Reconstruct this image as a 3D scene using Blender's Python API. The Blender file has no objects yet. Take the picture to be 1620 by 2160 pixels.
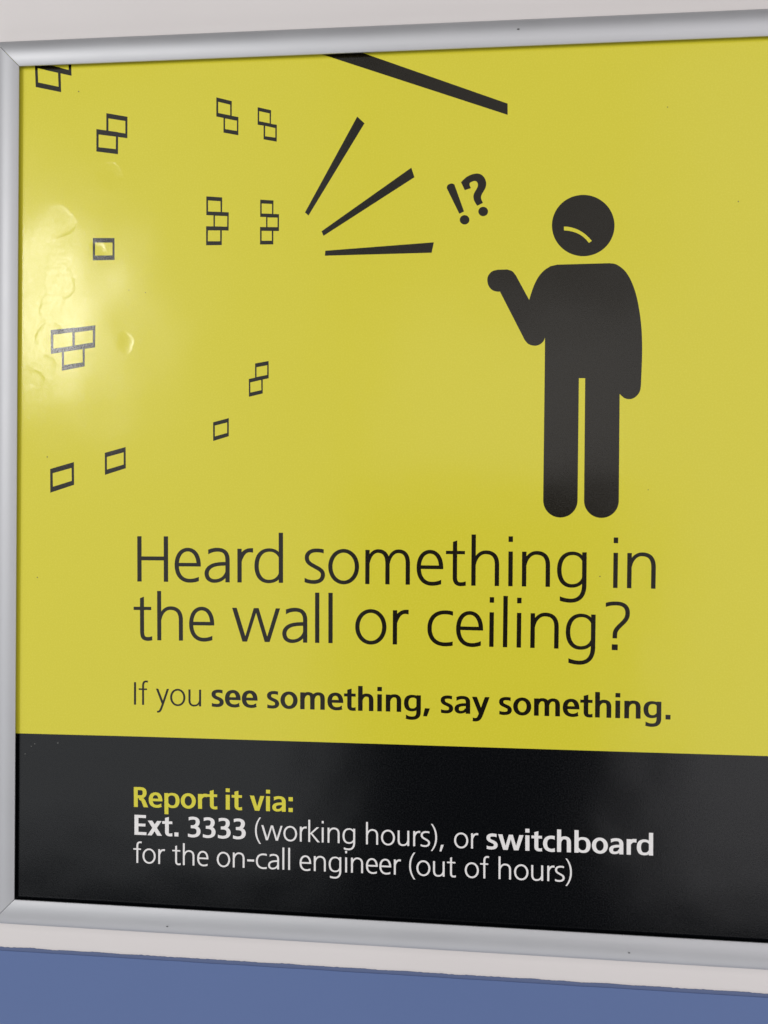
import bpy, math, random
from mathutils import Matrix, Vector, geometry, noise as mnoise
random.seed(4)
scene = bpy.context.scene
COL = scene.collection

# ------------------------------------------------------------------ camera, light, exposure
# The poster hangs in the XZ plane; its lower left visible corner is the origin of all print coordinates (mm).
BASE = Vector((0.0, 0.0, 1.25))
CAM_RIGHT=(0.9961865, 0.0865801, 0.0107834); CAM_UP=(-0.0116535, 0.0095503, 0.9998865); CAM_BACK=(0.0864673, -0.9961991, 0.0105229); CAM_POS=(0.301289, -0.512083, 0.279772)
cam_data = bpy.data.cameras.new("camera"); cam = bpy.data.objects.new("camera", cam_data); COL.objects.link(cam)
m = Matrix.Identity(4)
for i in range(3):
    m[i][0], m[i][1], m[i][2], m[i][3] = CAM_RIGHT[i], CAM_UP[i], CAM_BACK[i], CAM_POS[i] + BASE[i]
cam.matrix_world = m
cam_data.sensor_fit = 'AUTO'; cam_data.sensor_width = 36.0
cam_data.lens = 1622.0/2160.0*36.0
cam_data.clip_start = 0.01; cam_data.clip_end = 100
scene.camera = cam
scene.render.resolution_x, scene.render.resolution_y = 768, 1024

world = bpy.data.worlds.new("World"); scene.world = world; world.use_nodes = True
bg = world.node_tree.nodes['Background']
bg.inputs['Color'].default_value = (0.93, 0.96, 1.0, 1); bg.inputs['Strength'].default_value = 0.04

def lamp(name, x, z, dist, sx, sz, radiance, col, aim=None):
    """area lamp at x, z (m from the poster's corner), dist in front of the wall"""
    d = bpy.data.lights.new(name, 'AREA'); d.shape = 'RECTANGLE'; d.size = sx; d.size_y = sz
    d.energy = radiance*math.pi*sx*sz; d.color = col
    o = bpy.data.objects.new(name, d); COL.objects.link(o)
    o.location = BASE + Vector((x, -dist, z))
    tgt = BASE + Vector(aim if aim else (x, 0, z))
    o.rotation_euler = (tgt-o.location).to_track_quat('-Z', 'Y').to_euler()
    return o
lamp("ceiling_tube", -0.765, 0.79, 1.5, 0.065, 0.40, 72.0, (1.0, 0.98, 0.95), aim=(0.25, 0, 0.29))
lamp("corridor_left_fill", -1.00, 0.42, 1.5, 2.0, 2.3, 1.09, (0.95, 0.975, 1.0))  # added fill panel standing in for pale corridor walls at the left
lamp("corridor_right_fill", 1.85, 0.42, 1.5, 2.1, 2.3, 1.42, (0.99, 0.97, 1.0))  # unseen fill panel, added for soft reflections on the right of the sheet
lamp("corridor_top_fill", 0.43, 1.25, 1.5, 0.72, 0.90, 0.80, (1.0, 0.96, 0.93))  # no real fitting: panel added to fill reflections in the upper sheet
lamp("corridor_upper_fill", 0.43, 0.56, 1.5, 0.72, 0.46, 1.6, (1.0, 0.97, 0.95))  # extra panel added to brighten the figure's legs and the bottom rail
lamp("floor_bounce", 0.3, -1.2, 0.7, 3.0, 1.1, 1.0, (0.98, 0.98, 1.0), aim=(0.3, -0.7, 0.3))

scene.view_settings.view_transform = 'Standard'
scene.view_settings.look = 'None'
scene.view_settings.exposure = 0.18
scene.view_settings.gamma = 1.0
scene.render.engine = 'CYCLES'
scene.cycles.use_denoising = True

# ------------------------------------------------------------------ data of the print (mm on the sheet)
WORDS = [('Heard', 'L', 'k', [86.99, 224.53, 188.8, 225.59], 31.2), ('something', 'L', 'k', [203.39, 225.71, 390.28, 226.58], 31.2), ('in', 'L', 'k', [407.31, 226.59, 434.29, 226.59], 31.2), ('the', 'L', 'k', [84.74, 184.16, 141.54, 184.87], 31.2), ('wall', 'L', 'k', [153.93, 185.0, 223.09, 185.61], 31.2), ('or', 'L', 'k', [238.33, 185.71, 274.23, 185.9], 31.2), ('ceiling?', 'L', 'k', [286.69, 185.95, 418.29, 185.97], 31.2), ('If', 'L', 'k', [85.21, 139.5, 95.19, 139.57], 15.59), ('you', 'L', 'k', [100.81, 139.62, 132.7, 139.85], 15.59), ('see', 'B', 'k', [139.94, 139.9, 172.01, 140.12], 15.59), ('something,', 'B', 'k', [178.5, 140.16, 289.06, 140.89], 15.59), ('say', 'B', 'k', [296.09, 140.93, 328.44, 141.13], 15.59), ('something.', 'B', 'k', [334.6, 141.17, 444.96, 141.78], 15.59), ('Report', 'B', 'y', [85.75, 68.71, 144.79, 69.74], 13.83), ('it', 'B', 'y', [150.55, 69.81, 162.02, 69.94], 13.83), ('via:', 'B', 'y', [167.29, 69.99, 196.97, 70.19], 13.83), ('Ext.', 'B', 'w', [86.27, 49.49, 117.46, 49.72], 13.83), ('3333', 'B', 'w', [124.12, 49.77, 164.61, 50.07], 13.83), ('(working', 'L', 'w', [171.09, 50.12, 239.74, 50.69], 13.83), ('hours),', 'L', 'w', [247.1, 50.75, 299.21, 51.22], 13.83), ('or', 'L', 'w', [306.13, 51.28, 322.03, 51.43], 13.83), ('switchboard', 'B', 'w', [327.5, 51.48, 435.21, 52.58], 13.83), ('for', 'L', 'w', [85.64, 29.99, 108.03, 30.11], 13.83), ('the', 'L', 'w', [113.3, 30.14, 138.72, 30.3], 13.83), ('on-call', 'L', 'w', [144.6, 30.34, 195.46, 30.69], 13.83), ('engineer', 'L', 'w', [202.05, 30.74, 270.8, 31.32], 13.83), ('(out', 'L', 'w', [276.39, 31.38, 307.59, 31.68], 13.83), ('of', 'L', 'w', [313.43, 31.73, 329.45, 31.9], 13.83), ('hours)', 'L', 'w', [335.69, 31.96, 383.44, 32.5], 13.83)]
BRICKS = [('two outlined bricks at the top left corner, cut off by the frame', [[[(10.88, 583.42), (29.44, 578.34), (30.11, 561.45), (11.73, 565.66)], [(13.04, 578.6), (27.75, 574.79), (28.22, 565.26), (13.49, 568.73)]], [[(18.23, 592.16), (36.97, 587.55), (37.5, 572.38), (18.58, 577.07)], [(20.41, 587.97), (35.1, 584.98), (35.38, 576.5), (20.58, 580.68)]]]), ('two outlined bricks leaning right, near the upper left', [[[(62.51, 546.0), (77.55, 543.01), (77.59, 528.39), (62.62, 530.8)], [(64.05, 542.35), (76.05, 540.17), (76.12, 531.69), (64.11, 533.8)]], [[(55.49, 535.37), (71.03, 532.74), (71.03, 517.66), (55.6, 520.0)], [(57.15, 531.57), (69.49, 529.7), (69.41, 521.21), (57.15, 522.86)]]]), ('left one of the top pair of outlined brick stacks', [[[(139.72, 554.09), (150.44, 551.19), (150.49, 538.81), (139.83, 541.14)], [(141.04, 551.04), (149.33, 548.81), (149.46, 541.61), (141.11, 543.53)]], [[(144.79, 542.4), (155.13, 540.33), (155.18, 528.04), (144.89, 530.15)], [(145.91, 539.68), (154.12, 537.84), (154.18, 531.0), (145.97, 532.52)]]]), ('right one of the top pair of outlined brick stacks', [[[(168.33, 546.49), (177.57, 544.14), (177.51, 533.01), (168.44, 534.71)], [(169.38, 543.79), (176.53, 542.04), (176.69, 535.39), (169.44, 537.03)]], [[(172.51, 535.99), (181.6, 534.29), (181.62, 522.93), (172.61, 524.77)], [(173.59, 533.76), (180.57, 532.06), (180.63, 525.69), (173.65, 526.84)]]]), ('left stack of three outlined bricks', [[[(133.35, 487.44), (144.38, 486.43), (144.41, 474.08), (133.46, 474.68)], [(134.59, 484.63), (143.19, 483.9), (143.36, 476.67), (134.65, 477.15)]], [[(138.39, 476.89), (149.03, 476.3), (149.03, 463.92), (138.5, 464.41)], [(139.51, 474.19), (148.03, 473.72), (147.98, 466.61), (139.5, 466.89)]], [[(133.38, 467.19), (144.33, 466.79), (144.37, 454.22), (133.49, 454.27)], [(134.69, 464.31), (143.18, 464.14), (143.25, 456.84), (134.64, 457.0)]]]), ('right stack of three outlined bricks', [[[(170.66, 484.32), (179.77, 483.58), (179.81, 472.33), (170.76, 472.7)], [(171.69, 481.71), (178.82, 481.2), (178.88, 474.58), (171.76, 474.98)]], [[(174.8, 474.84), (183.69, 474.23), (183.72, 462.91), (174.91, 463.22)], [(175.76, 472.24), (182.7, 471.95), (182.69, 465.55), (175.82, 465.79)]], [[(170.72, 465.9), (179.87, 465.6), (179.91, 454.03), (170.83, 454.12)], [(171.83, 463.29), (178.81, 463.08), (178.95, 456.52), (171.89, 456.65)]]]), ('single square outlined brick beside the glare', [[[(53.49, 460.73), (68.99, 460.4), (69.13, 445.44), (53.57, 445.33)], [(55.15, 457.56), (67.54, 457.33), (67.61, 448.59), (55.17, 448.69)]]]), ('three outlined bricks, two over one, in the glare', [[[(23.6, 397.79), (41.06, 399.33), (41.17, 383.71), (23.91, 381.2)], [(25.53, 394.49), (39.19, 396.07), (39.33, 386.63), (25.72, 384.9)]], [[(39.29, 398.98), (55.78, 400.76), (55.64, 385.55), (39.35, 383.48)], [(41.08, 395.94), (53.97, 397.4), (53.98, 388.94), (41.14, 387.05)]], [[(31.67, 385.47), (48.33, 387.53), (48.3, 372.53), (31.9, 369.57)], [(33.46, 382.67), (46.66, 384.4), (46.9, 375.32), (33.4, 373.45)]]]), ('two outlined bricks in the middle of the sheet', [[[(168.14, 373.91), (177.46, 375.55), (177.62, 363.87), (168.25, 361.93)], [(169.17, 371.37), (176.57, 372.68), (176.54, 366.12), (169.23, 364.74)]], [[(163.92, 363.44), (173.53, 365.43), (173.59, 353.6), (164.11, 351.36)], [(164.95, 361.09), (172.47, 362.76), (172.62, 355.91), (165.07, 354.24)]]]), ('small single outlined brick below the middle pair', [[[(139.38, 334.1), (150.29, 336.95), (150.4, 324.63), (139.55, 321.33)], [(140.62, 331.83), (149.16, 333.97), (149.22, 326.89), (140.69, 324.46)]]]), ('lowest single outlined brick at the left', [[[(23.88, 301.53), (40.99, 306.46), (41.26, 290.68), (24.07, 285.05)], [(25.71, 298.57), (39.34, 302.33), (39.56, 293.44), (25.93, 289.2)]]]), ('single outlined brick above and right of the lowest one', [[[(63.09, 312.91), (77.93, 317.0), (78.16, 302.4), (63.32, 297.69)], [(64.62, 310.05), (76.57, 313.29), (76.64, 304.95), (64.76, 301.42)]]])]
SHOCK = [[(202.17, 583.66), (232.01, 582.89), (335.3, 543.24), (335.47, 535.84)], [(236.05, 537.98), (240.99, 533.34), (203.78, 472.92), (201.37, 475.03)], [(272.55, 503.06), (274.72, 496.68), (214.05, 459.09), (212.77, 462.22)], [(288.07, 453.43), (286.69, 446.56), (215.14, 445.81), (215.46, 449.15)]]
EXCLAMATION = [[(304.64, 471.91), (307.74, 473.32), (306.38, 477.02), (304.93, 480.98), (303.53, 484.81), (302.31, 488.12), (301.42, 490.51), (300.96, 491.71), (300.83, 492.0), (300.89, 491.76), (300.98, 491.38), (300.95, 491.26), (300.8, 491.4), (300.63, 491.54), (300.44, 491.67), (300.23, 491.78), (300.02, 491.86), (299.79, 491.91), (299.54, 491.94), (299.29, 491.95), (299.02, 491.93), (298.75, 491.89), (298.45, 491.82), (298.13, 491.72), (297.81, 491.6), (297.51, 491.46), (297.25, 491.31), (297.03, 491.13), (296.83, 490.93), (296.66, 490.72), (296.52, 490.5), (296.41, 490.29), (296.33, 490.08), (296.29, 489.88), (296.28, 489.67), (296.29, 489.46), (296.3, 489.25), (296.21, 489.26), (296.02, 489.51), (295.9, 489.64), (296.03, 489.28), (296.59, 488.09), (297.71, 485.81), (299.26, 482.69), (301.05, 479.1), (302.91, 475.38)], [(311.31, 467.77), (311.3, 467.47), (311.25, 467.17), (311.18, 466.88), (311.08, 466.6), (310.95, 466.33), (310.8, 466.08), (310.61, 465.84), (310.41, 465.62), (310.18, 465.42), (309.93, 465.25), (309.67, 465.1), (309.39, 464.97), (309.1, 464.88), (308.8, 464.81), (308.49, 464.77), (308.19, 464.77), (307.88, 464.79), (307.57, 464.84), (307.27, 464.92), (306.97, 465.02), (306.69, 465.16), (306.42, 465.32), (306.17, 465.5), (305.94, 465.71), (305.73, 465.94), (305.54, 466.19), (305.38, 466.45), (305.24, 466.72), (305.13, 467.01), (305.06, 467.3), (305.01, 467.6), (304.99, 467.9), (305.0, 468.21), (305.04, 468.5), (305.11, 468.79), (305.21, 469.08), (305.34, 469.35), (305.5, 469.6), (305.68, 469.84), (305.89, 470.06), (306.12, 470.26), (306.36, 470.43), (306.63, 470.58), (306.91, 470.7), (307.2, 470.8), (307.5, 470.86), (307.8, 470.9), (308.11, 470.91), (308.42, 470.89), (308.73, 470.84), (309.03, 470.76), (309.32, 470.65), (309.61, 470.51), (309.87, 470.35), (310.12, 470.17), (310.36, 469.96), (310.57, 469.73), (310.75, 469.49), (310.92, 469.23), (311.05, 468.95), (311.16, 468.67), (311.24, 468.37), (311.29, 468.07)]]
QUESTION = [[(305.48, 492.67), (305.78, 492.96), (306.07, 493.25), (306.36, 493.54), (306.67, 493.85), (307.03, 494.17), (307.44, 494.54), (307.88, 494.94), (308.35, 495.35), (308.83, 495.73), (309.31, 496.08), (309.8, 496.37), (310.3, 496.63), (310.81, 496.87), (311.32, 497.08), (311.83, 497.28), (312.33, 497.46), (312.84, 497.63), (313.34, 497.77), (313.85, 497.89), (314.35, 497.97), (314.87, 498.03), (315.39, 498.06), (315.9, 498.06), (316.4, 498.02), (316.88, 497.95), (317.33, 497.85), (317.76, 497.71), (318.17, 497.54), (318.57, 497.34), (318.96, 497.09), (319.34, 496.81), (319.71, 496.48), (320.07, 496.11), (320.4, 495.73), (320.7, 495.32), (320.97, 494.89), (321.21, 494.42), (321.43, 493.93), (321.61, 493.45), (321.76, 492.99), (321.88, 492.56), (321.95, 492.15), (322.0, 491.75), (322.02, 491.34), (322.02, 490.91), (321.98, 490.47), (321.92, 490.0), (321.83, 489.53), (321.72, 489.07), (321.59, 488.62), (321.42, 488.2), (321.23, 487.78), (321.02, 487.37), (320.8, 486.97), (320.58, 486.58), (320.35, 486.2), (320.11, 485.82), (319.87, 485.46), (319.65, 485.11), (319.45, 484.76), (319.29, 484.43), (319.15, 484.1), (319.03, 483.78), (318.93, 483.47), (318.85, 483.16), (318.8, 482.88), (318.77, 482.6), (318.76, 482.33), (318.77, 482.06), (318.8, 481.78), (318.86, 481.49), (318.94, 481.2), (319.04, 480.89), (319.15, 480.59), (319.28, 480.27), (319.41, 479.96), (319.57, 479.63), (319.73, 479.3), (319.89, 478.97), (320.05, 478.64), (316.33, 476.89), (316.09, 477.24), (315.85, 477.58), (315.61, 477.93), (315.38, 478.28), (315.16, 478.64), (314.95, 479.01), (314.74, 479.38), (314.54, 479.76), (314.37, 480.13), (314.22, 480.51), (314.09, 480.88), (313.99, 481.25), (313.91, 481.62), (313.85, 481.99), (313.8, 482.36), (313.78, 482.73), (313.76, 483.1), (313.77, 483.47), (313.81, 483.84), (313.87, 484.2), (313.97, 484.57), (314.1, 484.93), (314.25, 485.29), (314.42, 485.65), (314.61, 486.03), (314.84, 486.43), (315.1, 486.85), (315.37, 487.28), (315.63, 487.69), (315.85, 488.07), (316.03, 488.43), (316.19, 488.76), (316.33, 489.07), (316.44, 489.37), (316.52, 489.67), (316.58, 489.96), (316.6, 490.25), (316.6, 490.53), (316.58, 490.79), (316.55, 491.05), (316.5, 491.3), (316.44, 491.55), (316.36, 491.79), (316.26, 492.01), (316.15, 492.21), (316.02, 492.4), (315.87, 492.57), (315.71, 492.73), (315.53, 492.86), (315.33, 492.97), (315.11, 493.06), (314.86, 493.13), (314.59, 493.17), (314.33, 493.19), (314.07, 493.19), (313.81, 493.15), (313.55, 493.08), (313.3, 493.0), (313.05, 492.9), (312.8, 492.81), (312.56, 492.71), (312.31, 492.61), (312.06, 492.5), (311.84, 492.39), (311.66, 492.28), (311.52, 492.19), (311.41, 492.1), (311.32, 492.01), (311.26, 491.9), (311.21, 491.76), (311.17, 491.59), (311.14, 491.39), (311.13, 491.17), (311.14, 490.95), (311.17, 490.73), (311.22, 490.5), (311.3, 490.26), (311.39, 490.02), (311.49, 489.79), (311.58, 489.56), (311.67, 489.36), (311.76, 489.16), (311.86, 488.97), (311.95, 488.78), (312.05, 488.58), (308.03, 487.3)], [(323.45, 472.97), (323.44, 472.67), (323.4, 472.38), (323.32, 472.09), (323.22, 471.81), (323.09, 471.54), (322.94, 471.28), (322.75, 471.04), (322.55, 470.83), (322.32, 470.63), (322.07, 470.46), (321.81, 470.31), (321.53, 470.18), (321.24, 470.09), (320.94, 470.02), (320.63, 469.99), (320.32, 469.98), (320.01, 470.0), (319.7, 470.05), (319.4, 470.13), (319.1, 470.24), (318.82, 470.37), (318.55, 470.53), (318.3, 470.72), (318.07, 470.92), (317.85, 471.15), (317.67, 471.4), (317.5, 471.66), (317.37, 471.93), (317.26, 472.22), (317.18, 472.51), (317.13, 472.81), (317.11, 473.11), (317.12, 473.41), (317.16, 473.71), (317.24, 474.0), (317.34, 474.28), (317.47, 474.55), (317.62, 474.8), (317.81, 475.04), (318.01, 475.26), (318.24, 475.46), (318.49, 475.63), (318.75, 475.78), (319.03, 475.9), (319.33, 476.0), (319.63, 476.06), (319.93, 476.1), (320.24, 476.11), (320.56, 476.08), (320.86, 476.03), (321.17, 475.95), (321.46, 475.85), (321.74, 475.71), (322.01, 475.55), (322.26, 475.37), (322.5, 475.16), (322.71, 474.93), (322.9, 474.69), (323.06, 474.42), (323.19, 474.15), (323.3, 473.86), (323.38, 473.57), (323.43, 473.27)]]
HEAD = [(405.04, 462.09), (405.02, 460.79), (404.91, 459.5), (404.71, 458.23), (404.43, 456.97), (404.07, 455.73), (403.63, 454.53), (403.11, 453.35), (402.51, 452.22), (401.84, 451.13), (401.09, 450.09), (400.28, 449.1), (399.4, 448.17), (398.46, 447.29), (397.46, 446.49), (396.41, 445.75), (395.31, 445.08), (394.17, 444.49), (392.99, 443.97), (391.77, 443.53), (390.52, 443.18), (389.25, 442.9), (387.97, 442.71), (386.66, 442.61), (385.36, 442.59), (384.05, 442.65), (382.74, 442.8), (381.44, 443.04), (380.16, 443.36), (378.9, 443.76), (377.66, 444.24), (376.46, 444.8), (375.29, 445.43), (374.17, 446.14), (373.09, 446.92), (372.06, 447.77), (371.09, 448.68), (370.17, 449.65), (369.32, 450.67), (368.54, 451.75), (367.83, 452.87), (367.2, 454.04), (366.64, 455.24), (366.16, 456.47), (365.76, 457.73), (365.44, 459.01), (365.21, 460.3), (365.06, 461.6), (365.0, 462.91), (365.03, 464.21), (365.14, 465.51), (365.34, 466.8), (365.62, 468.06), (365.99, 469.31), (366.44, 470.52), (366.97, 471.7), (367.57, 472.83), (368.26, 473.93), (369.01, 474.97), (369.83, 475.96), (370.72, 476.89), (371.67, 477.76), (372.67, 478.57), (373.73, 479.3), (374.84, 479.96), (375.99, 480.55), (377.18, 481.06), (378.4, 481.49), (379.65, 481.84), (380.93, 482.1), (382.22, 482.29), (383.52, 482.38), (384.83, 482.39), (386.14, 482.32), (387.44, 482.16), (388.73, 481.92), (390.01, 481.59), (391.27, 481.19), (392.5, 480.7), (393.69, 480.13), (394.85, 479.49), (395.97, 478.78), (397.04, 478.0), (398.06, 477.15), (399.02, 476.24), (399.93, 475.28), (400.77, 474.25), (401.54, 473.18), (402.24, 472.06), (402.87, 470.91), (403.42, 469.71), (403.9, 468.49), (404.29, 467.24), (404.61, 465.97), (404.84, 464.68), (404.98, 463.39)]
BODY = [(368.79, 437.38), (402.49, 437.79), (403.21, 437.66), (403.91, 437.57), (404.61, 437.49), (405.33, 437.36), (406.07, 437.13), (406.86, 436.77), (407.72, 436.26), (408.63, 435.65), (409.58, 434.94), (410.52, 434.16), (411.43, 433.3), (412.27, 432.39), (413.04, 431.41), (413.77, 430.36), (414.46, 429.23), (415.12, 428.05), (415.76, 426.81), (416.37, 425.51), (416.96, 424.16), (417.52, 422.75), (418.05, 421.28), (418.56, 419.76), (419.04, 418.2), (419.49, 416.62), (419.91, 414.99), (420.31, 413.3), (420.67, 411.58), (421.02, 409.84), (421.33, 408.1), (421.63, 406.38), (421.91, 404.67), (422.17, 402.97), (422.4, 401.26), (422.61, 399.56), (422.8, 397.85), (422.98, 396.15), (423.13, 394.44), (423.25, 392.74), (423.36, 391.04), (423.45, 389.33), (423.52, 387.63), (423.58, 385.92), (423.63, 384.22), (423.66, 382.52), (423.68, 380.81), (423.68, 379.11), (423.67, 377.4), (423.66, 375.7), (423.64, 373.98), (423.6, 372.25), (423.56, 370.52), (423.51, 368.81), (423.46, 367.12), (423.4, 365.47), (423.36, 363.82), (423.32, 362.13), (423.29, 360.47), (423.23, 358.89), (423.14, 357.47), (423.0, 356.27), (422.81, 355.31), (422.59, 354.56), (422.33, 353.96), (422.04, 353.46), (421.73, 352.99), (421.38, 352.52), (421.01, 352.03), (420.59, 351.58), (420.15, 351.16), (419.69, 350.8), (419.22, 350.47), (418.75, 350.2), (418.27, 349.97), (417.77, 349.79), (417.27, 349.66), (416.76, 349.57), (416.25, 349.52), (415.75, 349.52), (415.25, 349.55), (414.74, 349.62), (414.23, 349.73), (413.73, 349.88), (413.23, 350.09), (412.73, 350.34), (412.24, 350.66), (411.75, 351.06), (411.26, 351.5), (410.78, 351.97), (410.3, 352.43), (409.81, 352.88), (410.21, 283.49), (410.13, 282.03), (409.87, 280.59), (409.42, 279.19), (408.8, 277.87), (408.01, 276.65), (407.07, 275.53), (406.0, 274.55), (404.8, 273.73), (403.51, 273.06), (402.14, 272.57), (400.72, 272.27), (399.27, 272.16), (397.82, 272.23), (396.39, 272.5), (395.01, 272.96), (393.7, 273.59), (392.47, 274.39), (391.37, 275.35), (390.39, 276.44), (389.57, 277.66), (388.9, 278.97), (388.42, 280.35), (388.11, 281.79), (388.0, 283.26), (387.66, 363.22), (383.63, 363.23), (383.84, 283.45), (383.76, 281.98), (383.5, 280.54), (383.05, 279.14), (382.43, 277.81), (381.64, 276.58), (380.7, 275.46), (379.63, 274.48), (378.44, 273.65), (377.15, 272.98), (375.78, 272.49), (374.36, 272.19), (372.92, 272.07), (371.47, 272.15), (370.04, 272.42), (368.66, 272.88), (367.35, 273.51), (366.13, 274.32), (365.02, 275.28), (364.05, 276.38), (363.22, 277.6), (362.56, 278.91), (362.08, 280.31), (361.78, 281.75), (361.66, 283.22), (361.56, 368.81), (361.46, 389.82), (361.3, 389.41), (361.16, 388.99), (361.02, 388.57), (360.86, 388.15), (360.66, 387.74), (360.4, 387.35), (360.08, 386.96), (359.71, 386.57), (359.3, 386.18), (358.86, 385.82), (358.39, 385.5), (357.91, 385.23), (357.4, 385.02), (356.86, 384.84), (356.29, 384.69), (355.7, 384.6), (355.11, 384.56), (354.51, 384.57), (353.88, 384.65), (353.22, 384.79), (352.55, 384.98), (351.9, 385.21), (351.28, 385.48), (350.74, 385.77), (350.27, 386.1), (349.87, 386.49), (349.5, 386.91), (349.16, 387.34), (348.82, 387.78), (348.45, 388.2), (331.81, 420.36), (331.61, 420.32), (331.43, 420.27), (331.26, 420.22), (331.05, 420.19), (330.79, 420.19), (330.44, 420.23), (329.97, 420.32), (329.41, 420.43), (328.78, 420.57), (328.14, 420.75), (327.53, 420.97), (326.99, 421.25), (326.51, 421.59), (326.05, 421.98), (325.62, 422.42), (325.22, 422.89), (324.86, 423.39), (324.55, 423.91), (324.28, 424.46), (324.05, 425.05), (323.86, 425.67), (323.71, 426.3), (323.6, 426.92), (323.54, 427.52), (323.52, 428.12), (323.54, 428.71), (323.61, 429.3), (323.72, 429.88), (323.89, 430.44), (324.12, 430.97), (324.42, 431.49), (324.79, 432.0), (325.22, 432.49), (325.69, 432.95), (326.19, 433.36), (326.7, 433.7), (327.24, 433.97), (327.82, 434.16), (328.42, 434.3), (329.04, 434.42), (329.66, 434.54), (330.26, 434.68), (336.44, 434.73), (337.0, 434.54), (337.58, 434.38), (338.15, 434.21), (338.71, 434.03), (339.25, 433.8), (339.74, 433.5), (340.19, 433.13), (340.6, 432.69), (340.99, 432.2), (341.35, 431.7), (341.72, 431.19), (342.11, 430.71), (350.92, 414.59), (351.15, 415.41), (351.38, 416.22), (351.61, 417.03), (351.84, 417.85), (352.09, 418.68), (352.36, 419.53), (352.65, 420.42), (352.95, 421.34), (353.27, 422.28), (353.61, 423.21), (353.96, 424.13), (354.34, 425.02), (354.73, 425.88), (355.15, 426.74), (355.58, 427.58), (356.03, 428.4), (356.51, 429.19), (357.0, 429.93), (357.51, 430.65), (358.04, 431.33), (358.59, 431.97), (359.16, 432.59), (359.75, 433.18), (360.35, 433.74), (360.99, 434.25), (361.65, 434.71), (362.33, 435.15), (363.02, 435.57), (363.71, 435.99), (364.4, 436.42)]
MOUTH = [(372.74, 462.07), (374.91, 461.95), (377.28, 461.49), (379.65, 460.76), (382.03, 459.76), (384.41, 458.34), (386.45, 456.86), (388.83, 454.63), (390.75, 452.41), (388.88, 451.14), (387.17, 453.29), (385.12, 455.18), (383.08, 456.66), (381.04, 457.72), (378.67, 458.59), (375.96, 459.26), (372.77, 459.6)]
SPECKS = [(15.13, 225.99, 0.5), (398.85, 233.91, 0.45), (42.68, 561.48, 0.5), (482.46, 475.86, 0.5), (428.68, 290.83, 0.35), (21.72, 309.82, 0.5), (13.96, 109.69, 0.4), (11.38, 107.93, 0.35), (6.91, 102.44, 0.35), (30.68, 110.98, 0.4), (437.43, 537.46, 0.4), (91.25, 422.82, 0.4), (79.48, 424.6, 0.35)]
DENTS = [(64.1, 502.7, 9.9), (29.3, 471.7, 11.2), (30.6, 429.8, 11.9), (25.3, 412.2, 10.6), (23.3, 392.6, 11.2), (76.4, 388.9, 7.9), (11.8, 363.7, 7.3), (57.0, 453.2, 5.3), (20.0, 371.9, 8.6), (464.7, 536.8, 6.6)]

# ---- lettering: each letter is a set of pen strokes and polygons in units of 1/700 cap height ----
def ink(path, wv, wh, t0=1.0, t1=1.0, caps='nn', n=14):
    """pen stroke along cubic segments; the pen is wv wide on uprights and wh on horizontals"""
    pts = []; tan = []
    p0 = path[0]
    for seg in path[1:]:
        if len(seg) == 2:
            c = [p0, (p0[0]+(seg[0]-p0[0])/3, p0[1]+(seg[1]-p0[1])/3),
                 (p0[0]+(seg[0]-p0[0])*2/3, p0[1]+(seg[1]-p0[1])*2/3), seg]; m = 1
        else:
            c = [p0, seg[0:2], seg[2:4], seg[4:6]]; m = n
        for i in range(0 if not pts else 1, m+1):
            t = i/m; a = 1-t
            x = [a**3*c[0][k]+3*a*a*t*c[1][k]+3*a*t*t*c[2][k]+t**3*c[3][k] for k in (0, 1)]
            d = [3*a*a*(c[1][k]-c[0][k])+6*a*t*(c[2][k]-c[1][k])+3*t*t*(c[3][k]-c[2][k]) for k in (0, 1)]
            L = math.hypot(*d) or 1.0
            pts.append(x); tan.append((d[0]/L, d[1]/L))
        p0 = c[3]
    quads = []; prev = None; N = len(pts)
    acc = [0.0]
    for i in range(1, N): acc.append(acc[-1]+math.dist(pts[i], pts[i-1]))
    for i in range(N):
        f = acc[i]/acc[-1]
        # the taper at each end fades out over the first and last third of the stroke
        k = 1.0 + (t0-1.0)*max(0, 1-f*3) + (t1-1.0)*max(0, 1-(1-f)*3)
        tx, ty = tan[i]
        w = math.hypot(wh*tx, wv*ty)*k/2
        ox, oy = -ty*w, tx*w
        cap = caps[0] if i == 0 else caps[1] if i == N-1 else 'n'
        if cap == 'v': ox, oy = 0.0, math.copysign(w/max(abs(tx), .3), tx)
        if cap == 'h': ox, oy = -math.copysign(w/max(abs(ty), .3), ty), 0.0
        cur = ((pts[i][0]+ox, pts[i][1]+oy), (pts[i][0]-ox, pts[i][1]-oy))
        if prev: quads.append([prev[0], prev[1], cur[1], cur[0]])
        prev = cur
    return quads

def R_(x0, y0, x1, y1): return [[(x0, y0), (x1, y0), (x1, y1), (x0, y1)]]

def oval(cx, cy, a, b, k=.565):
    return [(cx+a, cy), (cx+a, cy+b*k, cx+a*k, cy+b, cx, cy+b), (cx-a*k, cy+b, cx-a, cy+b*k, cx-a, cy),
            (cx-a, cy-b*k, cx-a*k, cy-b, cx, cy-b), (cx+a*k, cy-b, cx+a, cy-b*k, cx+a, cy)]

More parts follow.
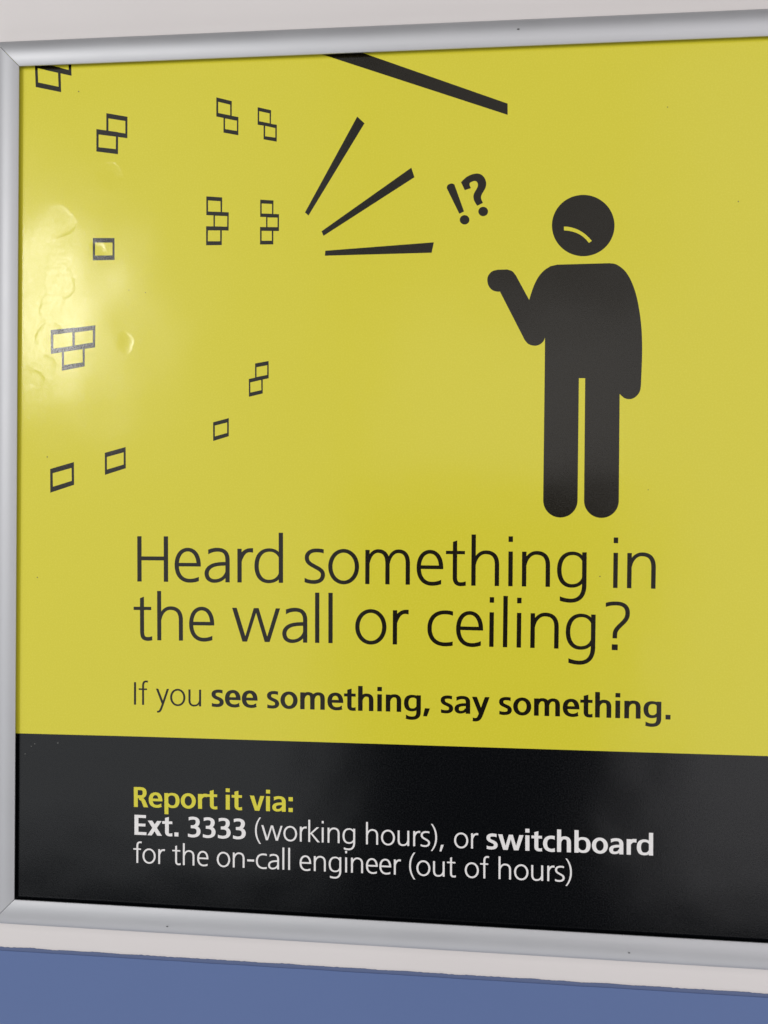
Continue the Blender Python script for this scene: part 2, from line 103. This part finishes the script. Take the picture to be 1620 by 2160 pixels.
def light():
    V, H = 66, 57
    def s(p, **k): return ink(p, k.pop('v', V), k.pop('h', H), **k)
    arch = lambda x0, x1, m: s([(x0+12, 320), (x0+28, 430, x0+(m-x0)*.55, 499, m, 499), (m+(x1-m)*.66, 499, x1, 440, x1, 310), (x1, 0)], t0=.75)
    bowl = s([(395, 395), (355, 470, 300, 498, 228, 498), (105, 498, 34, 400, 34, 257), (34, 112, 100, 19, 218, 19), (300, 19, 362, 55, 395, 135)], t0=.8, t1=.8)
    g = {}
    g['H'] = (68, 68, R_(0, 0, 67, 700)+R_(413, 0, 481, 700)+R_(60, 328, 420, 389))
    g['I'] = (72, 72, R_(0, 0, 70, 700))
    g['o'] = (32, 28, s(oval(240, 257.5, 206, 239)))
    g['e'] = (32, 24, s([(34, 266), (385, 266)], h=55)+s([(374, 239), (378, 405, 305, 497, 207, 497), (100, 497, 34, 400, 34, 257), (34, 108, 112, 19, 235, 19), (285, 19, 335, 30, 376, 48)], caps='hv', t1=1.05))
    g['a'] = (33, 50, s([(57, 463), (100, 486, 150, 498, 200, 498), (305, 498, 354, 450, 354, 335), (354, 0)], caps='vn', t0=1.1)
              + s([(354, 284), (200, 284, 130, 268, 80, 228), (48, 200, 33, 170, 33, 133), (33, 62, 80, 19, 155, 19), (245, 19, 325, 75, 345, 160)], t1=.75))
    g['r'] = (68, -13, R_(0, 0, 66, 515)+s([(38, 300), (52, 420, 112, 491, 190, 493), (208, 493, 224, 492, 240, 490)], t0=.7, t1=1.2, caps='nv'))
    g['d'] = (32, 68, R_(370, 0, 436, 762)+bowl)
    g['g'] = (34, 68, bowl+s([(403, 515), (403, 30), (403, -118, 330, -199, 205, -199), (150, -199, 92, -188, 45, -170)], caps='nv', t1=1.08))
    g['n'] = (68, 68, R_(0, 0, 66, 515)+arch(33, 385, 215))
    g['h'] = (68, 68, R_(0, 0, 66, 762)+arch(33, 385, 215))
    g['m'] = (68, 68, R_(0, 0, 66, 515)+arch(33, 342, 195)+arch(342, 653, 508))
    g['u'] = (66, 68, R_(330, 0, 396, 515)+s([(33, 515), (33, 190), (33, 78, 80, 19, 172, 19), (270, 19, 340, 75, 355, 185)], t1=.75))
    g['s'] = (24, 16, s([(301, 484), (268, 494, 230, 498, 190, 498), (98, 498, 38, 455, 38, 388), (38, 312, 100, 286, 165, 252), (238, 214, 290, 192, 290, 130), (290, 55, 230, 19, 140, 19), (92, 19, 45, 28, 4, 48)], caps='vv', h=58, v=66))
    g['t'] = (14, 10, R_(0, 465, 288, 515)+[[(105, 480), (170, 480), (170, 672), (105, 648)]]+s([(137.5, 500), (137.5, 130), (137.5, 50, 165, 19, 225, 19), (255, 19, 280, 23, 303, 31)], caps='nv', t1=1.05))
    g['i'] = (69, 69, R_(0, 0, 66, 515)+R_(0, 656, 66, 739))
    g['l'] = (69, 69, R_(0, 0, 66, 762))
    g['k'] = (69, -4, R_(0, 0, 66, 762)+[[(60, 262), (100, 262), (378, 515), (290, 515), (60, 300)], [(66, 285), (100, 262), (316, 0), (405, 0), (128, 310)]])
    g['w'] = (5, 0, [[(0, 515), (72, 515), (207, 83), (338, 515), (414, 515), (547, 83), (680, 515), (747, 515), (585, 0), (508, 0), (374, 443), (234, 0), (162, 0)]])
    g['y'] = (0, 0, [[(0, 515), (74, 515), (240, 95), (215, 0), (192, 20)]]+s([(376, 515), (215, 40), (160, -110, 140, -198, 62, -199), (52, -199, 44, -198, 35, -196)], caps='hv', h=55, v=68))
    g['c'] = (32, 14, s([(386, 481), (350, 493, 310, 498, 270, 498), (120, 498, 34, 405, 34, 257), (34, 110, 120, 19, 262, 19), (310, 19, 350, 24, 386, 34)], caps='vv', t0=1.05, t1=1.05))
    g['f'] = (14, -4, R_(0, 461, 274, 511)+s([(144, 0), (144, 590), (144, 690, 178, 729, 250, 729), (270, 729, 285, 727, 300, 722)], caps='nv'))
    g['?'] = (77, 40, s([(0, 661), (50, 679, 98, 685, 150, 685), (262, 685, 319, 640, 319, 545), (319, 460, 272, 425, 217, 368), (165, 314, 138, 288, 138, 215), (138, 173)], caps='vn')+R_(96, 0, 182, 85))
    par = s([(188, 778), (80, 640, 33, 490, 33, 322), (33, 150, 80, 10, 188, -138)], caps='hh', v=60, h=60, t0=.7, t1=.7)
    g['('] = (40, 5, par)
    g[')'] = (5, 40, [[(220-x, y) for x, y in q] for q in par])
    g[','] = (45, 60, [[(50, 85), (142, 85), (62, -140), (0, -140)]])
    g['-'] = (28, 30, R_(0, 230, 246, 302))
    return g

def bold():
    V, H = 136, 98
    def s(p, **k): return ink(p, k.pop('v', V), k.pop('h', H), **k)
    arch = lambda x0, x1, m: s([(x0+18, 330), (x0+36, 430, x0+(m-x0)*.6, 480, m, 480), (m+(x1-m)*.68, 480, x1, 430, x1, 320), (x1, 0)], t0=.8)
    bowl = s([(425, 405), (385, 462, 325, 482, 265, 482), (130, 482, 68, 400, 68, 262), (68, 122, 130, 43, 250, 43), (330, 43, 390, 75, 425, 145)], t0=.75, t1=.75)
    g = {}
    g['R'] = (60, 0, R_(0, 0, 138, 700)+s([(70, 648), (235, 648), (340, 648, 382, 600, 382, 512), (382, 420, 335, 362, 235, 362), (70, 362)], h=104)
              + [[(180, 314), (345, 314), (402, 235), (502, 0), (344, 0), (262, 215), (180, 262)]])
    g['E'] = (60, 30, R_(0, 0, 138, 700)+R_(130, 598, 405, 700)+R_(130, 302, 385, 398)+R_(130, 0, 420, 103))
    g['o'] = (22, 20, s(oval(262, 262, 194, 219)))
    g['e'] = (22, 14, s([(68, 266), (470, 266)], h=88)+s([(410, 222), (414, 420, 330, 483, 247, 483), (130, 483, 68, 400, 68, 262), (68, 120, 150, 43, 282, 43), (342, 43, 397, 58, 438, 84)], caps='hv'))
    g['s'] = (18, 14, s([(339, 467), (300, 479, 260, 484, 215, 484), (122, 484, 66, 450, 66, 388), (66, 322, 110, 297, 187, 266), (262, 236, 312, 212, 312, 145), (312, 75, 250, 43, 160, 43), (105, 43, 55, 50, 13, 64)], caps='vv', v=128, h=98))
    g['m'] = (58, 56, R_(0, 0, 136, 515)+arch(68, 370, 232)+arch(370, 677, 540))
    g['t'] = (8, 5, R_(0, 424, 350, 515)+[[(97, 450), (228, 450), (228, 668), (97, 628)]]+s([(163, 460), (163, 150), (163, 68, 205, 42, 268, 42), (300, 42, 325, 46, 350, 54)], caps='nv', v=131, h=98))
    g['h'] = (58, 56, R_(0, 0, 136, 751)+arch(68, 392, 248))
    g['n'] = (58, 56, R_(0, 0, 136, 515)+arch(68, 392, 248))
    g['i'] = (58, 58, R_(0, 0, 137, 515)+R_(0, 608, 137, 737))
    g['d'] = (22, 58, R_(392, 0, 529, 751)+bowl)
    g['b'] = (58, 22, [[(529-x, y) for x, y in q] for q in R_(392, 0, 529, 751)+bowl])
    g['p'] = (58, 22, [[(529-x, y) for x, y in q] for q in R_(392, -222, 529, 515)+bowl])
    gb = s([(412, 415), (372, 466, 318, 482, 258, 482), (130, 482, 68, 405, 68, 277), (68, 150, 128, 70, 240, 70), (315, 70, 375, 98, 412, 165)], t0=.75, t1=.75)
    g['g'] = (24, 58, gb+s([(434, 515), (434, 20), (434, -122, 365, -178, 230, -178), (170, -178, 112, -166, 60, -138)], caps='nv', v=134, t1=1.05))
    g['a'] = (22, 50, s([(57, 437), (110, 465, 170, 483, 230, 483), (342, 483, 397, 440, 397, 330), (397, 0)], caps='vn', v=132)
              + s([(390, 272), (225, 272, 66, 262, 66, 142), (66, 77, 115, 42, 178, 42), (260, 42, 330, 80, 352, 150)], h=88, v=132, t1=.7))
    g['r'] = (58, -14, R_(0, 0, 137, 515)+s([(80, 330), (105, 425, 165, 474, 245, 472), (270, 471, 295, 470, 318, 466)], h=112, t0=.7, caps='nv'))
    g['c'] = (22, 6, s([(385, 465), (345, 478, 310, 482, 280, 482), (140, 482, 68, 400, 68, 262), (68, 122, 150, 43, 280, 43), (320, 43, 355, 48, 388, 60)], caps='vv', t0=1.12, t1=1.12))
    g['w'] = (4, 4, [[(0, 515), (142, 515), (248, 145), (355, 515), (490, 515), (600, 145), (705, 515), (845, 515), (676, 0), (526, 0), (422, 365), (318, 0), (170, 0)]])
    g['v'] = (2, 2, [[(0, 515), (146, 515), (256, 145), (360, 515), (500, 515), (330, 0), (176, 0)]])
    g['y'] = (0, 0, [[(0, 515), (146, 515), (275, 165), (300, 0), (208, 0)]]+s([(448, 515), (265, 0), (222, -118, 190, -170, 95, -170), (70, -170, 48, -168, 26, -162)], caps='hv', v=134, h=104))
    g['x'] = (4, 4, [[(12, 515), (172, 515), (508, 0), (345, 0)], [(0, 0), (152, 0), (494, 515), (340, 515)]])
    g['3'] = (42, 41, s([(28, 632), (75, 650, 125, 662, 178, 662), (285, 662, 340, 615, 340, 535), (340, 440, 270, 366, 170, 364), (100, 364)], caps='vn')
              + s([(100, 358), (180, 358), (300, 358, 370, 300, 370, 208), (370, 98, 290, 38, 160, 38), (110, 38, 55, 48, 0, 66)], caps='nv'))
    g[','] = (8, 60, [[(52, 130), (204, 130), (115, -112), (0, -112)]])
    g['.'] = (60, 60, R_(0, 0, 140, 138))
    g[':'] = (48, 60, R_(0, 0, 146, 140)+R_(0, 372, 146, 512))
    return g


# ------------------------------------------------------------------ helpers
def srgb(r, g, b):
    f = lambda c: c/12.92 if c <= .04045 else ((c+.055)/1.055)**2.4
    return (f(r/255), f(g/255), f(b/255), 1)

def link(name, me, mat, parent=None, label=None, cat=None, kind=None, group=None):
    o = bpy.data.objects.new(name, me); COL.objects.link(o)
    if mat: me.materials.append(mat)
    if parent: o.parent = parent
    else: o.location = BASE
    for k, v in (('label', label), ('category', cat), ('kind', kind), ('group', group)):
        if v: o[k] = v
    return o

def thing(name, label, cat):
    o = bpy.data.objects.new(name, None); COL.objects.link(o); o.location = BASE
    o.empty_display_size = .05; o['label'] = label; o['category'] = cat
    return o

def mesh(name, verts, faces, smooth=False):
    me = bpy.data.meshes.new(name); me.from_pydata(verts, [], faces); me.update()
    if smooth:
        for p in me.polygons: p.use_smooth = True
    return me

def clean(p):
    out = []
    for q in p:
        if not out or math.dist(q, out[-1]) > 1e-4: out.append(q)
    while len(out) > 2 and math.dist(out[0], out[-1]) < 1e-4: out.pop()
    if sum(a[0]*b[1]-b[0]*a[1] for a, b in zip(out, out[1:]+out[:1])) < 0: out.reverse()
    return out

def inside(p, poly):
    c = False; j = len(poly)-1
    for i in range(len(poly)):
        a, b = poly[i], poly[j]
        if (a[1] > p[1]) != (b[1] > p[1]) and p[0] < (b[0]-a[0])*(p[1]-a[1])/(b[1]-a[1])+a[0]: c = not c
        j = i
    return c

def flat_union(name, groups, lift):
    """one flat mesh facing the room (-Y), lift mm off the sheet; each group is a list of overlapping polygons (mm)"""
    V, F = [], []
    for polys in groups:
        polys = [q for q in map(clean, polys) if len(q) > 2]
        vs, es = [], []
        for p in polys:
            k = len(vs); vs += [Vector(q) for q in p]; es += [(k+i, k+(i+1) % len(p)) for i in range(len(p))]
        ov, oe, of, _, _, _ = geometry.delaunay_2d_cdt(vs, es, [], 0, 1e-4)
        box = [(min(q[0] for q in p), max(q[0] for q in p), min(q[1] for q in p), max(q[1] for q in p), p) for p in polys]
        k = len(V); V += [(v.x/1000, -lift/1000, v.y/1000) for v in ov]
        for f in of:
            c = ((ov[f[0]].x+ov[f[1]].x+ov[f[2]].x)/3, (ov[f[0]].y+ov[f[1]].y+ov[f[2]].y)/3)
            if any(b[0] < c[0] < b[1] and b[2] < c[1] < b[3] and inside(c, b[4]) for b in box):
                F.append([k+i for i in f])
    me = mesh(name, V, F)
    if me.polygons and me.polygons[0].normal.y > 0: me.flip_normals()
    return me

def ring_quads(outer, inner):
    return [[outer[i], outer[(i+1) % 4], inner[(i+1) % 4], inner[i]] for i in range(4)]

# ------------------------------------------------------------------ materials
def new_mat(name):
    m = bpy.data.materials.new(name); m.use_nodes = True
    return m, m.node_tree.nodes, m.node_tree.links, m.node_tree.nodes['Principled BSDF']

# depth (m) and direction of the crisp rim of each dent
DENTS_SHAPE = [(-.00018, .7, .7), (-.00010, .97, .25), (-.00018, .95, .3), (-.00014, -.9, .45), (-.00016, -.5, .85), (-.00012, 1, -.1), (-.00007, 1, 0), (-.00013, .7, .7), (-.00006, 1, .3), (-.00005, .2, -1)]
def relief_group():
    """surface relief of the laminated sheet: grain, slow waviness and the thumb dents near the left edge"""
    g = bpy.data.node_groups.new('sheet_relief', 'ShaderNodeTree')
    g.interface.new_socket('Normal', in_out='OUTPUT', socket_type='NodeSocketVector')
    n, l = g.nodes, g.links
    out = n.new('NodeGroupOutput'); tc = n.new('ShaderNodeTexCoord')
    def mth(op, a, b=None, c=None, clamp=False):
        x = n.new('ShaderNodeMath'); x.operation = op; x.use_clamp = clamp
        for i, v in enumerate((a, b, c)):
            if v is None: continue
            if isinstance(v, (int, float)): x.inputs[i].default_value = v
            else: l.new(v, x.inputs[i])
        return x.outputs[0]
    co = tc.outputs['Object']
    # wobble the coordinates a little so dents are not perfect circles
    wn = n.new('ShaderNodeTexNoise'); wn.inputs['Scale'].default_value = 90; l.new(co, wn.inputs['Vector'])
    wv = n.new('ShaderNodeVectorMath'); wv.operation = 'MULTIPLY_ADD'
    l.new(wn.outputs['Color'], wv.inputs[0]); wv.inputs[1].default_value = (.0075, 0, .0075); 
    l.new(co, wv.inputs[2])
    tot = None
    for i, (x, z, r) in enumerate(DENTS):
        d = n.new('ShaderNodeVectorMath'); d.operation = 'SUBTRACT'
        l.new(wv.outputs[0], d.inputs[0]); d.inputs[1].default_value = (x/1000+.00375, 0, z/1000+.00375)
        ln = n.new('ShaderNodeVectorMath'); ln.operation = 'LENGTH'; l.new(d.outputs[0], ln.inputs[0])
        dp = n.new('ShaderNodeVectorMath'); dp.operation = 'DOT_PRODUCT'; l.new(d.outputs[0], dp.inputs[0])
        A, dx, dz = DENTS_SHAPE[i]; dp.inputs[1].default_value = (dx*1000/r, 0, dz*1000/r)
        q = mth('MULTIPLY', ln.outputs['Value'], 1000/r)
        q = mth('MULTIPLY', mth('SUBTRACT', 1.0, mth('POWER', q, 4), clamp=True), A)
        mr = n.new('ShaderNodeMapRange'); mr.interpolation_type = 'SMOOTHSTEP'
        mr.inputs['From Min'].default_value = -1.0; mr.inputs['From Max'].default_value = .5
        l.new(dp.outputs['Value'], mr.inputs['Value'])
        q = mth('MULTIPLY', q, mr.outputs[0])
        tot = q if tot is None else mth('ADD', tot, q)
    wave = n.new('ShaderNodeTexNoise'); wave.inputs['Scale'].default_value = 9; wave.inputs['Detail'].default_value = 2
    l.new(co, wave.inputs['Vector'])
    grain = n.new('ShaderNodeTexNoise'); grain.inputs['Scale'].default_value = 1500; grain.inputs['Detail'].default_value = 3
    l.new(co, grain.inputs['Vector'])
    h = mth('ADD', tot, mth('MULTIPLY', wave.outputs['Fac'], .0018))
    h = mth('ADD', h, mth('MULTIPLY', grain.outputs['Fac'], .000042))
    b = n.new('ShaderNodeBump'); b.inputs['Distance'].default_value = 1.0; b.inputs['Strength'].default_value = 1.0
    l.new(h, b.inputs['Height']); l.new(b.outputs['Normal'], out.inputs[0])
    return g
RELIEF = relief_group()

def print_mat(name, col, rough=.25, var=.04):
    m, n, l, p = new_mat(name)
    g = n.new('ShaderNodeGroup'); g.node_tree = RELIEF; l.new(g.outputs[0], p.inputs['Normal'])
    tc = n.new('ShaderNodeTexCoord')
    nz = n.new('ShaderNodeTexNoise'); nz.inputs['Scale'].default_value = 900; nz.inputs['Detail'].default_value = 3
    l.new(tc.outputs['Object'], nz.inputs['Vector'])
    mx = n.new('ShaderNodeMixRGB'); mx.blend_type = 'MIX'
    mx.inputs[1].default_value = tuple(c*(1-var) for c in col[:3])+(1,)
    mx.inputs[2].default_value = tuple(min(1, c*(1+var)) for c in col[:3])+(1,)
    l.new(nz.outputs['Fac'], mx.inputs[0]); l.new(mx.outputs[0], p.inputs['Base Color'])
    rr = n.new('ShaderNodeMapRange'); rr.inputs['From Min'].default_value = .3; rr.inputs['From Max'].default_value = .7
    rr.inputs['To Min'].default_value = rough-.10; rr.inputs['To Max'].default_value = rough+.10
    l.new(nz.outputs['Fac'], rr.inputs['Value']); l.new(rr.outputs[0], p.inputs['Roughness'])
    p.inputs['IOR'].default_value = 1.45; p.inputs['Specular IOR Level'].default_value = .19
    p.inputs['Coat Weight'].default_value = .38; p.inputs['Coat Roughness'].default_value = .12; p.inputs['Coat IOR'].default_value = 1.45
    l.new(g.outputs[0], p.inputs['Coat Normal'])
    return m
M_YELLOW = print_mat('yellow_print', (0.665, 0.598, 0.040, 1))
M_DARK = print_mat('dark_print', (0.0075, 0.0055, 0.0018, 1), var=.15)
M_BAND = print_mat('black_print', (0.0014, 0.0018, 0.0026, 1), var=.2)
M_WHITE = print_mat('white_print', (0.80, 0.775, 0.76, 1))
M_DIRT = print_mat('dirt', (0.20, 0.16, 0.04, 1))
M_DUST = print_mat('dust', (0.14, 0.14, 0.13, 1))

def metal_mat():
    m, n, l, p = new_mat('satin_aluminium')
    p.inputs['Metallic'].default_value = .6
    tc = n.new('ShaderNodeTexCoord')
    nz = n.new('ShaderNodeTexNoise'); nz.inputs['Scale'].default_value = 1400; nz.inputs['Detail'].default_value = 2
    l.new(tc.outputs['Object'], nz.inputs['Vector'])
    big = n.new('ShaderNodeTexNoise'); big.inputs['Scale'].default_value = 22; big.inputs['Detail'].default_value = 4
    l.new(tc.outputs['Object'], big.inputs['Vector'])
    cr = n.new('ShaderNodeMapRange'); cr.inputs['To Min'].default_value = .48; cr.inputs['To Max'].default_value = .60
    l.new(big.outputs['Fac'], cr.inputs['Value']); l.new(cr.outputs[0], p.inputs['Roughness'])
    mx = n.new('ShaderNodeMixRGB'); mx.inputs[1].default_value = (.49, .49, .505, 1); mx.inputs[2].default_value = (.54, .54, .555, 1)
    l.new(big.outputs['Fac'], mx.inputs[0]); l.new(mx.outputs[0], p.inputs['Base Color'])
    b = n.new('ShaderNodeBump'); b.inputs['Distance'].default_value = .00003; b.inputs['Strength'].default_value = .5
    l.new(nz.outputs['Fac'], b.inputs['Height']); l.new(b.outputs['Normal'], p.inputs['Normal'])
    return m
M_METAL = metal_mat()

def paint_mat(name, c1, c2, rough, bump=.00012, scale=260):
    m, n, l, p = new_mat(name)
    tc = n.new('ShaderNodeTexCoord')
    a = n.new('ShaderNodeTexNoise'); a.inputs['Scale'].default_value = 7; a.inputs['Detail'].default_value = 6
    l.new(tc.outputs['Object'], a.inputs['Vector'])
    mx = n.new('ShaderNodeMixRGB'); mx.inputs[1].default_value = c1; mx.inputs[2].default_value = c2
    l.new(a.outputs['Fac'], mx.inputs[0]); l.new(mx.outputs[0], p.inputs['Base Color'])
    nz = n.new('ShaderNodeTexNoise'); nz.inputs['Scale'].default_value = scale; nz.inputs['Detail'].default_value = 3
    l.new(tc.outputs['Object'], nz.inputs['Vector'])
    b = n.new('ShaderNodeBump'); b.inputs['Distance'].default_value = bump; b.inputs['Strength'].default_value = .6
    l.new(nz.outputs['Fac'], b.inputs['Height']); l.new(b.outputs['Normal'], p.inputs['Normal'])
    p.inputs['Roughness'].default_value = rough
    return m
M_WALL = paint_mat('wall_paint', (.665, .625, .61, 1), (.715, .675, .66, 1), .55)
M_BLUE = paint_mat('blue_paint', (.092, .145, .315, 1), (.104, .160, .345, 1), .5, bump=.00006)
M_BLUE_EDGE = paint_mat('grey_blue_paint', (.088, .120, .235, 1), (.10, .135, .26, 1), .55)
M_BLACK = paint_mat('black_speck', (.02, .02, .02, 1), (.03, .03, .03, 1), .7)

# ------------------------------------------------------------------ setting: wall with its painted lower part
WY = .006        # the wall stands 6 mm behind the sheet
x0, x1 = -1.6, 2.4
wall = link('wall', mesh('wall', [(x0, WY, -1.25), (x1, WY, -1.25), (x1, WY, 1.25), (x0, WY, 1.25)], [(0, 1, 2, 3)]), M_WALL, kind='structure')
def edge_z(x): return -.0378 + (x+.0144)*.0022 + (.00035 if x > 0 else 0)*0
def painted(name, mat, top_fn, z0, lift, step=.0012):
    """a coat of paint: a thin sheet with an uneven brushed top edge"""
    xs = []; x = x0
    while x < x1:
        xs.append(x); x += step if -.05 < x < .6 else .02
    xs.append(x1)
    vs = [(x, WY-lift, z0) for x in xs]+[(x, WY-lift, top_fn(x)) for x in xs]
    # a turned-back edge gives the coat its thickness
    vs += [(x, WY-.0001, top_fn(x)+.00008) for x in xs]
    n = len(xs); fs = []
    for i in range(n-1):
        fs.append((i, i+1, n+i+1, n+i)); fs.append((n+i, n+i+1, 2*n+i+1, 2*n+i))
    return link(name, mesh(name, vs, fs), mat, kind='structure')
rag = lambda x: edge_z(x) + .0005*mnoise.noise(Vector((x*60, 0, 0))) + .00035*mnoise.noise(Vector((x*420, 3, 0)))
rag2 = lambda x: edge_z(x) - .0024 + .0002*mnoise.noise(Vector((x*40, 7, 0)))
painted('painted_dado_edge', M_BLUE_EDGE, rag, -.05, .0004)
painted('painted_dado', M_BLUE, rag2, -1.25, .0008, step=.004)

# ------------------------------------------------------------------ the snap frame: four mitred rails
XI0, XI1, ZI0, ZI1 = .0013, .5260, .0011, .5788
PROFILE = [(.0006, .0022), (0, .0024), (0, .0031), (.0004, .0034), (.0015, .0040), (.0030, .0046), (.0048, .00515), (.0068, .00545), (.0088, .00555),
           (.0108, .0054), (.0128, .0050), (.0146, .0044), (.0161, .0037), (.0170, .0030), (.0176, .0021), (.0179, .0010), (.0179, -.006)]
frame = thing('snap_frame', 'silver satin aluminium snap frame holding the yellow poster on the wall', 'frame')
def rail(corner_a, corner_b, label, seed):
    # corners run along the rail; each carries the outward directions of the mitre
    (ax, az, adx, adz), (bx, bz, bdx, bdz) = corner_a, corner_b
    vs = []; g = .00022
    L = math.hypot(bx-ax, bz-az); ux, uz = (bx-ax)/L, (bz-az)/L
    for d, y in PROFILE:
        vs.append((ax+adx*d+ux*g, -y, az+adz*d+uz*g)); vs.append((bx+bdx*d-ux*g, -y, bz+bdz*d-uz*g))
    fs = [(2*i, 2*i+1, 2*i+3, 2*i+2) for i in range(len(PROFILE)-1)]
    n = len(vs); fs.append(tuple(range(0, n, 2))); fs.append(tuple(range(n-1, 0, -2)))
    me = mesh('frame_rail', vs, fs)
    import bmesh
    bm = bmesh.new(); bm.from_mesh(me); bmesh.ops.recalc_face_normals(bm, faces=bm.faces); bm.to_mesh(me); bm.free()
    for p in me.polygons: p.use_smooth = len(p.vertices) == 4
    me.set_sharp_from_angle(angle=math.radians(40))
    return link('frame_rail', me, M_METAL, frame, label=label)
TL = (XI0, ZI1, -1, 1); TR = (XI1, ZI1, 1, 1); BR = (XI1, ZI0, 1, -1); BL = (XI0, ZI0, -1, -1)
rail(TL, TR, 'top rail of the silver frame, in greyer shade', 1)
rail(TR, BR, None, 2)
rail(BL, BR, 'bottom rail of the silver frame with a bright inner edge', 3)
rail(TL, BL, 'left rail of the silver frame', 4)
bk = [(XI0-.016, WY-.0008, ZI0-.016), (XI1+.016, WY-.0008, ZI0-.016), (XI1+.016, WY-.0008, ZI1+.016), (XI0-.016, WY-.0008, ZI1+.016)]
bk += [(x, .0008, z) for x, y, z in bk]
link('back_panel', mesh('back_panel', bk, [(0, 1, 2, 3), (7, 6, 5, 4), (0, 4, 5, 1), (1, 5, 6, 2), (2, 6, 7, 3), (3, 7, 4, 0)]), M_BLACK, frame)
for x, z, r in ((112.2, -9.7, .00055), (419.5, -8.8, .0005), (341.2, 588.0, .0006), (-11.5, 391, .0004)):
    me = mesh('scratch', [(x/1000+r*1.5*math.cos(a*math.pi/5), -.0058, z/1000+r*.6*math.sin(a*math.pi/5)) for a in range(10)], [tuple(range(9, -1, -1))])
    link('scratch', me, M_BLACK, frame)

# ------------------------------------------------------------------ the poster: sheet and everything printed on it
poster = thing('poster', 'yellow poster with a black stick figure, outlined bricks and lettering, inside the silver frame', 'poster')
MG = .012
px0, px1, pz0, pz1 = XI0-MG, XI1+MG, ZI0-MG, ZI1+MG
sh = [(px0, 0, pz0), (px1, 0, pz0), (px1, 0, pz1), (px0, 0, pz1)]
sh += [(x, .0004, z) for x, y, z in sh]
link('paper_sheet', mesh('paper_sheet', sh, [(0, 1, 2, 3), (7, 6, 5, 4), (0, 4, 5, 1), (1, 5, 6, 2), (2, 6, 7, 3), (3, 7, 4, 0)]), M_YELLOW, poster, label='yellow glossy paper sheet')
bt = [(-10.7, 116.45), (.9, 116.58), (91.3, 117.6), (252, 118.75), (416.9, 119.72), (506.2, 120.4), (538, 120.6)]
link('black_band', flat_union('black_band', [[[(px0*1000+.02, pz0*1000+.02), (px1*1000-.02, pz0*1000+.02)]+[(min(x, px1*1000-.02), z) for x, z in reversed(bt)]]], .02), M_BAND, poster,
     label='black band printed across the foot of the poster')

person = link('stick_figure', flat_union('stick_figure', [[BODY]], .02), M_DARK, poster, label='black pictogram of a person raising one fist')
hd = link('head', flat_union('head', [[HEAD]], .02), M_DARK, person)
mo = link('mouth', flat_union('mouth', [[MOUTH]], .04), M_YELLOW, person, label='yellow frowning mouth')
for o in (hd, mo): o.location = (0, 0, 0)
link('exclamation_mark', flat_union('exclamation_mark', [EXCLAMATION], .02), M_DARK, poster)
link('question_mark', flat_union('question_mark', [QUESTION], .02), M_DARK, poster)
for p, lab in zip(SHOCK, ('long thick slanting bar cut off by the top of the frame', 'steepest of the three short noise bars', 'middle one of the three short noise bars', 'lowest, nearly level noise bar')):
    link('noise_bar', flat_union('noise_bar', [[p]], .02), M_DARK, poster, label=lab)
for lab, rings in BRICKS:
    q = []
    for o_, i_ in rings: q += ring_quads(o_, i_)
    link('brick_outline', flat_union('brick_outline', [q], .02), M_DARK, poster, label=lab)

FONTS = {'L': light(), 'B': bold()}
INKS = {'k': M_DARK, 'y': M_YELLOW, 'w': M_WHITE}
NICE = {'k': 'dark', 'y': 'yellow', 'w': 'white'}
ROWS = ['first headline line']*3+['second headline line']*4+['slogan line']*6+['yellow line on the black band']*3+['first white line on the black band']*6+['last white line on the black band']*7
for (text, font, col, (ax, az, bx, bz), cap), row in zip(WORDS, ROWS):
    glyphs = FONTS[font]; x = 0; placed = []
    for i, ch in enumerate(text):
        l, r, q = glyphs[ch]
        xs = [p[0] for k in q for p in k]
        if i: x += l
        else: first = min(xs)
        placed.append((x, q)); last = x+max(xs)
        x += max(xs)+r
    L = math.hypot(bx-ax, bz-az); ux, uz = (bx-ax)/L, (bz-az)/L
    sx = L/(last-first); sz = cap/700
    polys = []
    for off, q in placed:
        polys.append([])
        for k in q:
            polys[-1].append([(ax+ux*(p[0]+off-first)*sx-uz*p[1]*sz, az+uz*(p[0]+off-first)*sx+ux*p[1]*sz) for p in k])
    link('printed_word', flat_union('printed_word', polys, .04), INKS[col], poster,
         label='%s %s letters reading "%s" in the %s' % ('bold' if font == 'B' else 'thin', NICE[col], text, row))
for x, z, r in SPECKS:
    pts = [(x+r*(.8+.4*random.random())*math.cos(a*math.pi/4), z+r*(.8+.4*random.random())*math.sin(a*math.pi/4)) for a in range(8)]
    link('dirt_speck', flat_union('dirt_speck', [[pts]], .06), M_DUST if z < 118 else M_DIRT, poster)
